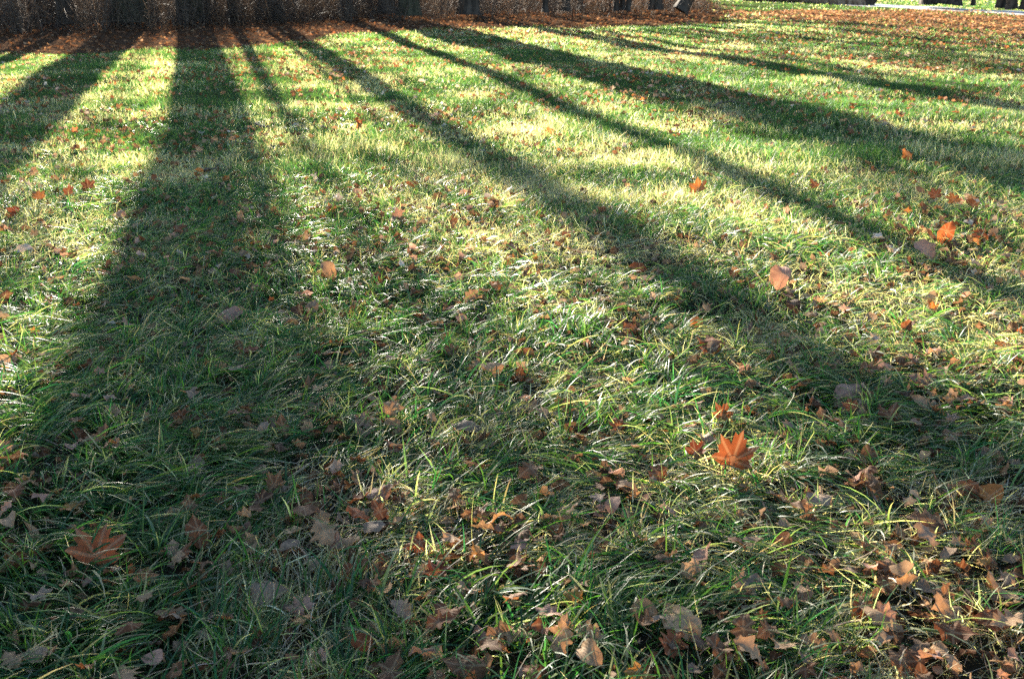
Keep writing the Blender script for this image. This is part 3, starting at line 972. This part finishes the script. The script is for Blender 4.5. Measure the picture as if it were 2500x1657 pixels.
S = 2500 / 2366.0
MF, MC, OK_, OV = 'maple_flat', 'maple_curl', 'oak', 'ovate'
HERO = [
    # x, y (in the 2366-wide view), size, kind, colour, label, tilt
    (1692, 1082, 150, MF, 'redorange', 'largest red-orange maple leaf standing upright with three points up', 72),
    (1607, 1056, 80, MF, 'red', 'reddish maple leaf tip just left of the largest red leaf', 66),
    (1668, 968, 75, MF, 'redorange', 'red maple leaf with pointed tips in sunlit grass above the largest red leaf', 62),
    (225, 1288, 165, MF, 'redorange', 'large dark orange maple leaf lying in shade at lower left', 48),
    (455, 1228, 75, OV, 'rust', 'narrow rust leaf tilted up right of the large dark orange leaf', 60),
    (972, 1238, 85, MC, 'redorange', 'bright red-orange curled leaf in a sun spot at bottom centre', 50),
    (538, 1358, 90, MF, 'darkred', 'dark red-brown maple leaf left of a grey-tan leaf at lower left', 40),
    (620, 1352, 105, OV, 'grey', 'broad grey-tan leaf beside the dark red-brown maple leaf', 28),
    (700, 1378, 85, MC, 'pink', 'pinkish brown crumpled leaf right of the broad grey-tan leaf', 30),
    (632, 1115, 80, MF, 'brown', 'brown maple leaf standing up among green blades left of centre', 66),
    (706, 1128, 50, OV, 'rust', 'small rust leaf right of the upright brown maple leaf', 45),
    (510, 1146, 55, MC, 'rust', 'rust curled leaf left of the upright brown maple leaf', 40),
    (462, 1003, 48, MC, 'gold', 'golden orange leaf in dim grass at left centre', 35),
    (652, 986, 55, OV, 'brown', 'narrow brown leaf standing on edge left of centre', 68),
    (905, 950, 75, MC, 'tan', 'tan leaf with ragged tips standing near the centre', 60),
    (835, 968, 70, OK_, 'pink', 'pinkish leaf lying left of the ragged tan leaf', 25),
    (530, 737, 72, OV, 'pink', 'pale pink broad leaf lying alone at left', 38),
    (163, 470, 48, MF, 'redorange', 'orange-red leaf standing upright near the left edge', 66),
    (45, 506, 52, MC, 'red', 'red curled leaf close to the left edge', 40),
    (95, 480, 42, MF, 'orange', 'orange leaf between the red curled leaf and the upright one', 55),
    (208, 456, 46, MF, 'darkred', 'dark red leaf just right of the upright orange-red leaf', 58),
    (283, 503, 46, MC, 'pink', 'pinkish curled leaf right of the dark red leaf', 30),
    (412, 535, 56, MC, 'rust', 'rust leaf cluster in the shadow of the thick trunk', 42),
    (5, 545, 45, MC, 'orange', 'orange leaf cut by the left edge of the picture', 45),
    (923, 511, 60, MF, 'pink', 'salmon maple leaf in the sun left of the central shadow', 40),
    (768, 486, 44, MC, 'orange', 'orange leaf in sunlit grass left of the salmon leaf', 40),
    (832, 290, 42, MC, 'redorange', 'orange-red leaf in bright lawn above the salmon leaf', 45),
    (1060, 260, 34, MC, 'orange', 'orange leaf on the lit lawn right of the central shadow', 45),
    (690, 220, 26, MC, 'orange', 'small orange leaf far up the lit lawn left of the central shadow', 45),
    (1205, 203, 26, MC, 'redorange', 'small red leaf far up the lawn between two shadows', 50),
    (1266, 312, 38, MC, 'orange', 'orange leaf in the lit band between the two long shadows', 45),
    (1182, 381, 40, MC, 'red', 'red leaf at the edge of the central shadow', 35),
    (1612, 458, 68, MF, 'orange', 'brightest orange leaf glowing in the sunlit band', 58),
    (1798, 662, 70, OV, 'pink', 'pinkish brown folded leaf standing tilted on bright grass', 55),
    (1652, 808, 100, MC, 'redorange', 'wide orange-red curled leaf on sunlit grass right of centre', 32),
    (1610, 757, 44, OV, 'orange', 'orange leaf above the wide orange-red curled leaf', 48),
    (880, 658, 42, MC, 'redorange', 'orange-red leaf left of centre in dappled grass', 38),
    (755, 635, 52, OV, 'tan', 'tan leaf standing on edge left of the dappled orange-red leaf', 62),
    (725, 711, 46, OV, 'tan', 'tan leaf lying below the standing tan leaf', 30),
    (995, 800, 48, MC, 'pink', 'salmon leaf beside a brown one near the centre', 36),
    (1045, 812, 52, OK_, 'brown', 'brown leaf right of the salmon leaf near the centre', 26),
    (1425, 992, 62, MC, 'redorange', 'vivid orange-red ragged leaf standing right of centre', 58),
    (1962, 912, 85, OV, 'pink', 'large curled reddish brown leaf at right', 36),
    (1965, 952, 55, MF, 'redorange', 'red-orange leaf below the large curled reddish brown leaf', 55),
    (2050, 972, 95, MC, 'rust', 'rust leaf with a glossy top at right', 34),
    (2090, 770, 58, MC, 'rust', 'rust leaf half shaded near the right edge', 52),
    (2160, 466, 50, MF, 'redorange', 'orange-red leaf, left one of a bright pair at right', 58),
    (2202, 478, 48, MF, 'orange', 'orange leaf, right one of a bright pair at right', 62),
    (2090, 376, 44, MC, 'orange', 'orange leaf inside the broad shadow at right', 48),
    (2183, 548, 55, OV, 'redorange', 'narrow orange leaf standing on end at right', 76),
    (2262, 548, 60, MC, 'redorange', 'orange-red leaf heap member right of the narrow standing leaf', 45),
    (2295, 556, 48, MC, 'orange', 'orange leaf near the right edge beside a red heap', 42),
    (2135, 588, 56, OV, 'pink', 'pale pink leaf below the narrow standing orange leaf', 50),
    (2056, 582, 48, MC, 'pale', 'whitish dry leaf left of the pale pink leaf', 45),
    (1330, 1378, 88, MC, 'gold', 'golden brown frilled leaf at bottom right of centre', 46),
    (1572, 1425, 115, OV, 'tan', 'largest tan curled leaf arching over the litter at bottom right', 30),
    (1480, 1540, 80, MC, 'gold', 'golden brown ragged leaf at the bottom edge', 40),
    (735, 1497, 80, MF, 'pink', 'pinkish brown lobed leaf at the bottom left of centre', 36),
    (1070, 1522, 95, OV, 'brown', 'brown oval leaf lying at the bottom centre', 28),
    (1015, 1312, 85, MC, 'red', 'red-brown folded leaf below the bright red-orange curled leaf', 46),
    (876, 1268, 60, MF, 'rust', 'rust leaf left of the bright red-orange curled leaf', 48),
    (800, 1300, 52, OV, 'rust', 'narrow rust leaf below and left of a rust maple leaf', 58),
    (1395, 1262, 75, MC, 'brown', 'brown maple leaf under arching grass at bottom centre', 42),
    (1288, 1218, 60, MF, 'tan', 'tan toothed leaf left of the brown leaf under arching grass', 44),
    (1225, 1082, 70, OK_, 'brown', 'brown notched leaf in dim grass at the centre', 40),
    (1520, 1095, 60, OK_, 'rust', 'rust brown crumpled leaf left of the reddish leaf tip', 38),
    (2020, 832, 62, MC, 'rust', 'rust leaf in the long shadow at right', 40),
    (1830, 717, 50, OV, 'darkbrown', 'dark brown leaf in shadow below the pinkish folded leaf', 42),
    (1955, 775, 55, MF, 'brown', 'dim brown leaf inside the long shadow at right', 50),
    (2232, 1132, 80, MC, 'rust', 'rust leaf on the drift of dead leaves at right', 36),
    (2285, 1152, 66, OV, 'orange', 'orange brown leaf right of the rust one on the drift', 40),
    (870, 1125, 72, OV, 'pink', 'pinkish grey leaf under straw left of centre', 26),
    (455, 1068, 60, OV, 'grey', 'grey-tan leaf in matted grass at left', 24),
    (1090, 692, 50, OK_, 'tan', 'tan leaf pair member lying just above the centre', 30),
    (1396, 506, 42, MC, 'rust', 'rust leaf at the shaded end of the central shadow', 50),
    (1130, 496, 36, MC, 'orange', 'small orange leaf in dappled grass above the centre', 40),
    (1476, 634, 44, OV, 'rust', 'rust leaf in the central shadow right of centre', 50),
    (1304, 560, 38, MC, 'red', 'small red leaf in the central shadow', 40),
    (1905, 405, 34, MC, 'redorange', 'red-orange leaf in the lit strip left of the broad shadow end', 45),
    (1880, 440, 40, MC, 'rust', 'dark rust leaf standing at the shadow edge at right', 55),
    (2075, 272, 34, MC, 'redorange', 'red leaf beyond the broad shadow at right', 48),
    (2240, 520, 40, MC, 'rust', 'rust leaf above the orange-red heap at right', 40),
    (60, 590, 40, OV, 'pale', 'pale leaf in dim grass at the left edge', 24),
    (75, 780, 40, MC, 'gold', 'golden leaf in dark grass at the left edge', 36),
    (290, 880, 46, MC, 'rust', 'rust leaf in dark matted grass at left', 42),
    (1085, 985, 70, OV, 'grey', 'grey dry leaf lying flat below the centre', 22),
    (2145, 1205, 90, OK_, 'brown', 'long brown oak leaf on the dark litter at right', 28),
    (2060, 1300, 85, MC, 'brown', 'brown curled leaf above the fallen twig at right', 36),
    (2190, 1395, 80, OK_, 'tan', 'tan oak leaf lying above the fallen twig at lower right', 30),
    (1720, 1345, 90, OK_, 'grey', 'grey-brown leaf right of the largest tan curled leaf', 28),
    (1650, 1490, 95, MC, 'brown', 'brown leaf below the largest tan curled leaf', 36),
    (2090, 1500, 95, OK_, 'brown', 'brown oak leaf near the bottom right corner', 26),
    (1880, 1470, 85, OK_, 'tan', 'tan oak leaf at the bottom between two grass tufts', 32),
    (1990, 1380, 75, MC, 'rust', 'rust curled leaf left of the fallen twig', 40),
    (2250, 1260, 60, MC, 'rust', 'rust leaf below the orange brown one at right', 44),
    (1880, 1160, 78, OV, 'grey', 'rolled grey leaf right of the largest red leaf', 30),
]
best = {}
for i, (u, v, s, k, c, lab, tilt) in enumerate(HERO):
    put_leaf(u * S, v * S, s * S, k, c, lab, tilt * .8, zlift=.03 if v > 800 else .04)

# blades growing through and in front of the larger leaves
hx_, hy_, hn = [], [], []
for (u, v, s_px, k_, c_, lab_, tilt_) in HERO:
    x0, y0 = at(u * S, v * S, .03)
    if y0 > 7: continue
    m = 26 if s_px > 60 else 12
    w0 = s_px * S / F * math.hypot(y0, CAM_H)
    hx_.append(x0 + hl.uniform(-.6, .6, m) * w0); hy_.append(y0 - hl.uniform(.1, .55, m) * w0); hn.append(m)
x = np.concatenate(hx_); y = np.concatenate(hy_); N = len(x)
col, d_ = grass_cols(x, y, -.1)
meadow.add(blades(x, y, rng.uniform(0, 6.283, N), rng.uniform(.05, .13, N), rng.uniform(.003, .006, N), rng.uniform(R(35), R(88), N), rng.uniform(R(-40), R(60), N), rng.normal(0, .5, N), 4, col))
meadow.build('meadow_grass', M_GRASS, 'long matted grass and dry straw in the foreground')

# further single leaves, alike enough to share a description
PAL_NEAR = [('brown', .30), ('tan', .2), ('grey', .14), ('pink', .12), ('rust', .12), ('darkbrown', .07), ('redorange', .03), ('gold', .02)]
PAL_FAR = [('redorange', .17), ('orange', .13), ('rust', .2), ('brown', .2), ('tan', .12), ('pink', .1), ('pale', .05), ('red', .03)]


def pick(p, rg): return rg.choice([a for a, b in p], p=np.array([b for a, b in p]) / sum(b for a, b in p))


WORD = dict(brown='dull brown', tan='tan', grey='grey-brown', pink='pinkish', rust='rust', darkbrown='dark brown', redorange='red-orange', gold='golden', orange='orange', pale='pale', red='red')
import re
_sh = {}
for h in HERO:
    w = re.split(r' (?:lying|standing|in|just|left|right|on|at|near|beside|below|above|close|between|cut|glowing|under|inside|among|tilted|half|far|arching|beyond|alone)\b', h[5])[0]
    w = ' '.join(w.split()[:7]); _sh.setdefault(w, []).append(h)
REFS = [(v[0][0] * S, v[0][1] * S, k) for k, v in _sh.items() if len(v) == 1 and len(k.split()) > 2]
USED = set()
n_rand = 0
while n_rand < 205:
    v = 640 + 1000 * hl.random() ** .7; u = hl.uniform(10, 2490)
    x, y = at(u, v)
    d = float(litter_density(x, y))
    if hl.random() > .2 + d: continue
    if any(abs(u - h[0] * S) < h[2] * .5 and abs(v - h[1] * S) < h[2] * .4 for h in HERO): continue
    c = str(pick(PAL_NEAR if v > 950 else PAL_FAR, hl))
    k = str(hl.choice([OK_, MC, OV, MF], p=[.42, .3, .2, .08]))
    dist = math.hypot(math.hypot(x, y), CAM_H)
    px_ = hl.uniform(.055, .10) * F / dist
    where = 'bottom' if v > 1250 else 'middle' if v > 900 else 'upper'
    zone = 'left' if u < 830 else 'centre' if u < 1670 else 'right'
    shape = {'oak': 'oak leaf', MC: 'curled lobed leaf', MF: 'lobed leaf', OV: 'oval leaf'}[k]
    place = {'bottom': 'low in the picture', 'middle': 'across the middle', 'upper': 'in the half-lit grass'}[where]
    for hx, hy, hs in sorted(REFS, key=lambda h: (h[0] - u) ** 2 + 2 * (h[1] - v) ** 2)[:5]:
        rel = ('left of' if u < hx else 'right of') if abs(u - hx) > abs(v - hy) * 1.2 else ('below' if v > hy else 'above')
        lab = f'small {WORD[c]} {shape} {rel} the {hs}'
        if lab not in USED: break
    USED.add(lab)
    put_leaf(u, v, px_, k, c, lab, hl.uniform(5, 45), face=hl.uniform(0, 360), group=f'small dead leaves, {where} {zone}', zlift=hl.uniform(.025, .06))
    n_rand += 1


# the uncountable rest
def litter(name, label, x, y, size, pal, zr, tiltmax, kinds, full=True, fixed_pal=None):
    rg = np.random.default_rng(len(x))
    protos = []
    for k in kinds:
        for j in range(6):
            r2 = np.random.default_rng(700 + j + 31 * len(protos))
            uv, T, Q = maple_proto(r2, True) if k == 'maple' else far_leaf(r2) if k == 'far' else strip_proto(r2, k, True)
            V = warp(uv, r2, 1.35 if full else .7)
            V[:, 2] -= V[:, 2].min() * .5
            protos.append((V, uv, np.array(T, int).reshape(-1, 3), np.array(Q, int).reshape(-1, 4)))
    N = len(x)
    which = rg.integers(0, len(protos), N)
    colv = np.array([COL[a] for a, b in pal]); cp = np.array([b for a, b in pal]); cp = cp / cp.sum()
    ci = rg.choice(len(colv), N, p=cp)
    cols = colv[ci] * np.exp(rg.normal(0, .28, (N, 1)))
    Vs = []; Ts = []; Qs = []; Cs = []; Us = []; n0 = 0
    yaw = rg.uniform(0, 6.283, N); tx = rg.normal(0, R(tiltmax), N); ty = rg.normal(0, R(tiltmax), N)
    z = terrain(x, y) + rg.uniform(*zr, N)
    for p, (V, uv, T, Q) in enumerate(protos):
        m = np.where(which == p)[0]
        if not len(m): continue
        cy, sy = np.cos(yaw[m]), np.sin(yaw[m])
        cx_, sx_ = np.cos(tx[m]), np.sin(tx[m]); cz_, sz_ = np.cos(ty[m]), np.sin(ty[m])
        P3 = V[None] * size[m][:, None, None]
        X, Y, Z = P3[..., 0], P3[..., 1], P3[..., 2]
        X, Y = X * cy[:, None] - Y * sy[:, None], X * sy[:, None] + Y * cy[:, None]
        Y, Z = Y * cx_[:, None] - Z * sx_[:, None], Y * sx_[:, None] + Z * cx_[:, None]
        X, Z = X * cz_[:, None] + Z * sz_[:, None], -X * sz_[:, None] + Z * cz_[:, None]
        W = np.stack([X + x[m][:, None], Y + y[m][:, None], np.maximum(Z, -.012) + z[m][:, None]], -1)
        nv = len(V); b = n0 + np.arange(len(m))[:, None, None] * nv
        Vs.append(W.reshape(-1, 3)); Us.append(np.tile(uv, (len(m), 1)))
        Cs.append(np.repeat(cols[m], nv, 0))
        if len(T): Ts.append((T[None] + b).reshape(-1, 3))
        if len(Q): Qs.append((Q[None] + b).reshape(-1, 4))
        n0 += nv * len(m)
    fs = ([np.concatenate(Ts)] if Ts else []) + ([np.concatenate(Qs)] if Qs else [])
    o = new_obj(name, np_mesh(name, np.concatenate(Vs), fs, M_LITTER, np.concatenate(Cs), np.concatenate(Us), smooth=True))
    tag(o, label, 'leaves', kind='stuff')
    return o


PAL_L = [('brown', .33), ('tan', .2), ('grey', .16), ('rust', .1), ('darkbrown', .13), ('pink', .1)]
x, y = sample_zone(19000, 1.2, 6.8, .9, p=.3)
k = rng.random(len(x)) < litter_density(x, y) * .55 + .26 * (1 - .6 * np.clip((y - 3.5) / 3, 0, 1))
x = x[k]; y = y[k]
litter('leaf_litter', 'layer of dead brown leaves under the foreground grass', x, y, rng.uniform(.025, .085, len(x)), PAL_L, (.004, .042), 30, ('oak', 'ovate', 'oak', 'maple', 'ovate'))
PAL_M = [('redorange', .08), ('orange', .06), ('rust', .2), ('brown', .26), ('tan', .22), ('pink', .1), ('pale', .06)]
x, y = sample_zone(20000, 5.0, 27, 1.5, p=.7)
k = (rng.random(len(x)) < .25 + .75 * np.clip((vnoise(x, y, 1.6, 71) - .45) * 4, 0, 1)) & (wood(x, y) < 0)
x = x[k]; y = y[k]
litter('lawn_leaves', 'scattered dead leaves across the lawn', x, y, rng.uniform(.03, .075, len(x)) * (1 + y / 40), PAL_M, (.012, .045), 26, ('oak', 'maple', 'far', 'far'))
# leaf floor of the wood and the drift beside the path
PAL_W = [('russet', .24), ('duff', .24), ('rust', .20), ('brown', .14), ('tan', .10), ('darkbrown', .08)]
x = rng.uniform(-26, 10, 48000); y = rng.uniform(19, 58, 48000)
k = (wood(x, y) > rng.normal(-.1, .45, len(x))) & (np.abs(x) < .56 * y + 2)
x = x[k]; y = y[k]
litter('wood_floor_leaves', 'brown leaf litter along the edge of the wood', x, y, rng.uniform(.07, .15, len(x)), PAL_W, (.0, .05), 15, ('far',), False)
x = rng.uniform(4, 30, 60000); y = rng.uniform(22, 41, 60000)
pdist = path_d(x, y)
k = (np.exp(-((pdist + 4.8) / 4.2) ** 2) * (.5 + 1.2 * vnoise(x, y, 2.2, 81)) > rng.random(len(x)) * 1.0) & (wood(x, y) < 0) & (pdist < -.05)
x = x[k]; y = y[k]
litter('path_edge_leaves', 'drift of reddish leaves on the lawn before the path', x, y, rng.uniform(.07, .13, len(x)), [('rust', .22), ('brown', .36), ('tan', .30), ('pink', .12)], (.02, .07), 26, ('far',), False)
# darker leaf patches on the right of the lawn
px_, py_ = [], []
for (u, v, rx, ry, n) in ((2430, 118, 2.0, .9, 420), (2440, 165, 1.8, .8, 420), (2290, 560, .35, .35, 60), (2080, 300, .5, .5, 60), (2130, 90, 2.5, .5, 180), (1930, 82, 2.5, .4, 120)):
    cx0, cy0 = at(u, v)
    px_.append(cx0 + rng.normal(0, rx, n)); py_.append(cy0 + rng.normal(0, ry, n))
x = np.concatenate(px_); y = np.concatenate(py_)
litter('leaf_patches', 'dark patches of dead leaves on the lawn at right', x, y, rng.uniform(.06, .11, len(x)), PAL_M, (.03, .06), 24, ('ovate', 'maple'), False)

# ------------------------------------------------------------------ fallen twigs
def twig(label, pix, r0, side=True, lift=.03):
    pts = []
    for u, v in pix:
        x, y = at(u, v, lift)
        pts.append((x, y, float(terrain(x, y)) + lift + random.uniform(-.008, .012)))
    pts = np.array(pts)
    root = pts[0].copy()
    t = np.linspace(0, len(pts) - 1, len(pts) * 3)
    P3 = np.stack([np.interp(t, np.arange(len(pts)), pts[:, k]) for k in range(3)], -1) - root
    P3[1:-1] += np.random.default_rng(len(label)).normal(0, r0 * .6, P3[1:-1].shape)
    acc = Acc(); acc.add(*tube(P3, r0 * np.linspace(1, .4, len(P3)), 7))
    if side:
        m = P3[len(P3) // 2]
        d = P3[-1] - P3[0]; L = np.linalg.norm(d)
        e = m + np.array([d[1], -d[0], 0]) * .18 + d * .15 + np.array([0, 0, .02])
        acc.add(*tube(np.array([m, (m + e) / 2 + [0, 0, .01], e]), np.array([r0 * .6, r0 * .45, r0 * .3]), 5))
    o = new_obj('fallen_twig', acc.mesh('fallen_twig', M_TWIG))
    o.location = root
    tag(o, label, 'twig', 'fallen twigs in the grass')


twig('thin forked twig lying on dead leaves at lower right', [(2212, 1405), (2245, 1440), (2290, 1455), (2350, 1490)], .004)
twig('thin bare twig slanting over leaves above the forked twig', [(2190, 1412), (2280, 1365), (2370, 1325)], .0028, False)
twig('dark crooked branch lying in the broad shadow at right', [(1745, 262), (1765, 251), (1790, 252), (1815, 256)], .014, True, .05)
twig('short black stick lying on the lawn left of the central shadow', [(625, 303), (640, 308), (658, 315)], .013, False, .05)
twig('dark stick lying at the tip of the lit lawn at left', [(385, 276), (405, 272), (424, 266)], .013, False, .05)
twig('pale stick lying beside a leaf in the thick trunk shadow', [(500, 420), (515, 414), (535, 408)], .010, False, .05)
twig('long thin dark twig lying across grass at the centre', [(1120, 1015), (1190, 1006), (1270, 1008)], .0035, False, .05)
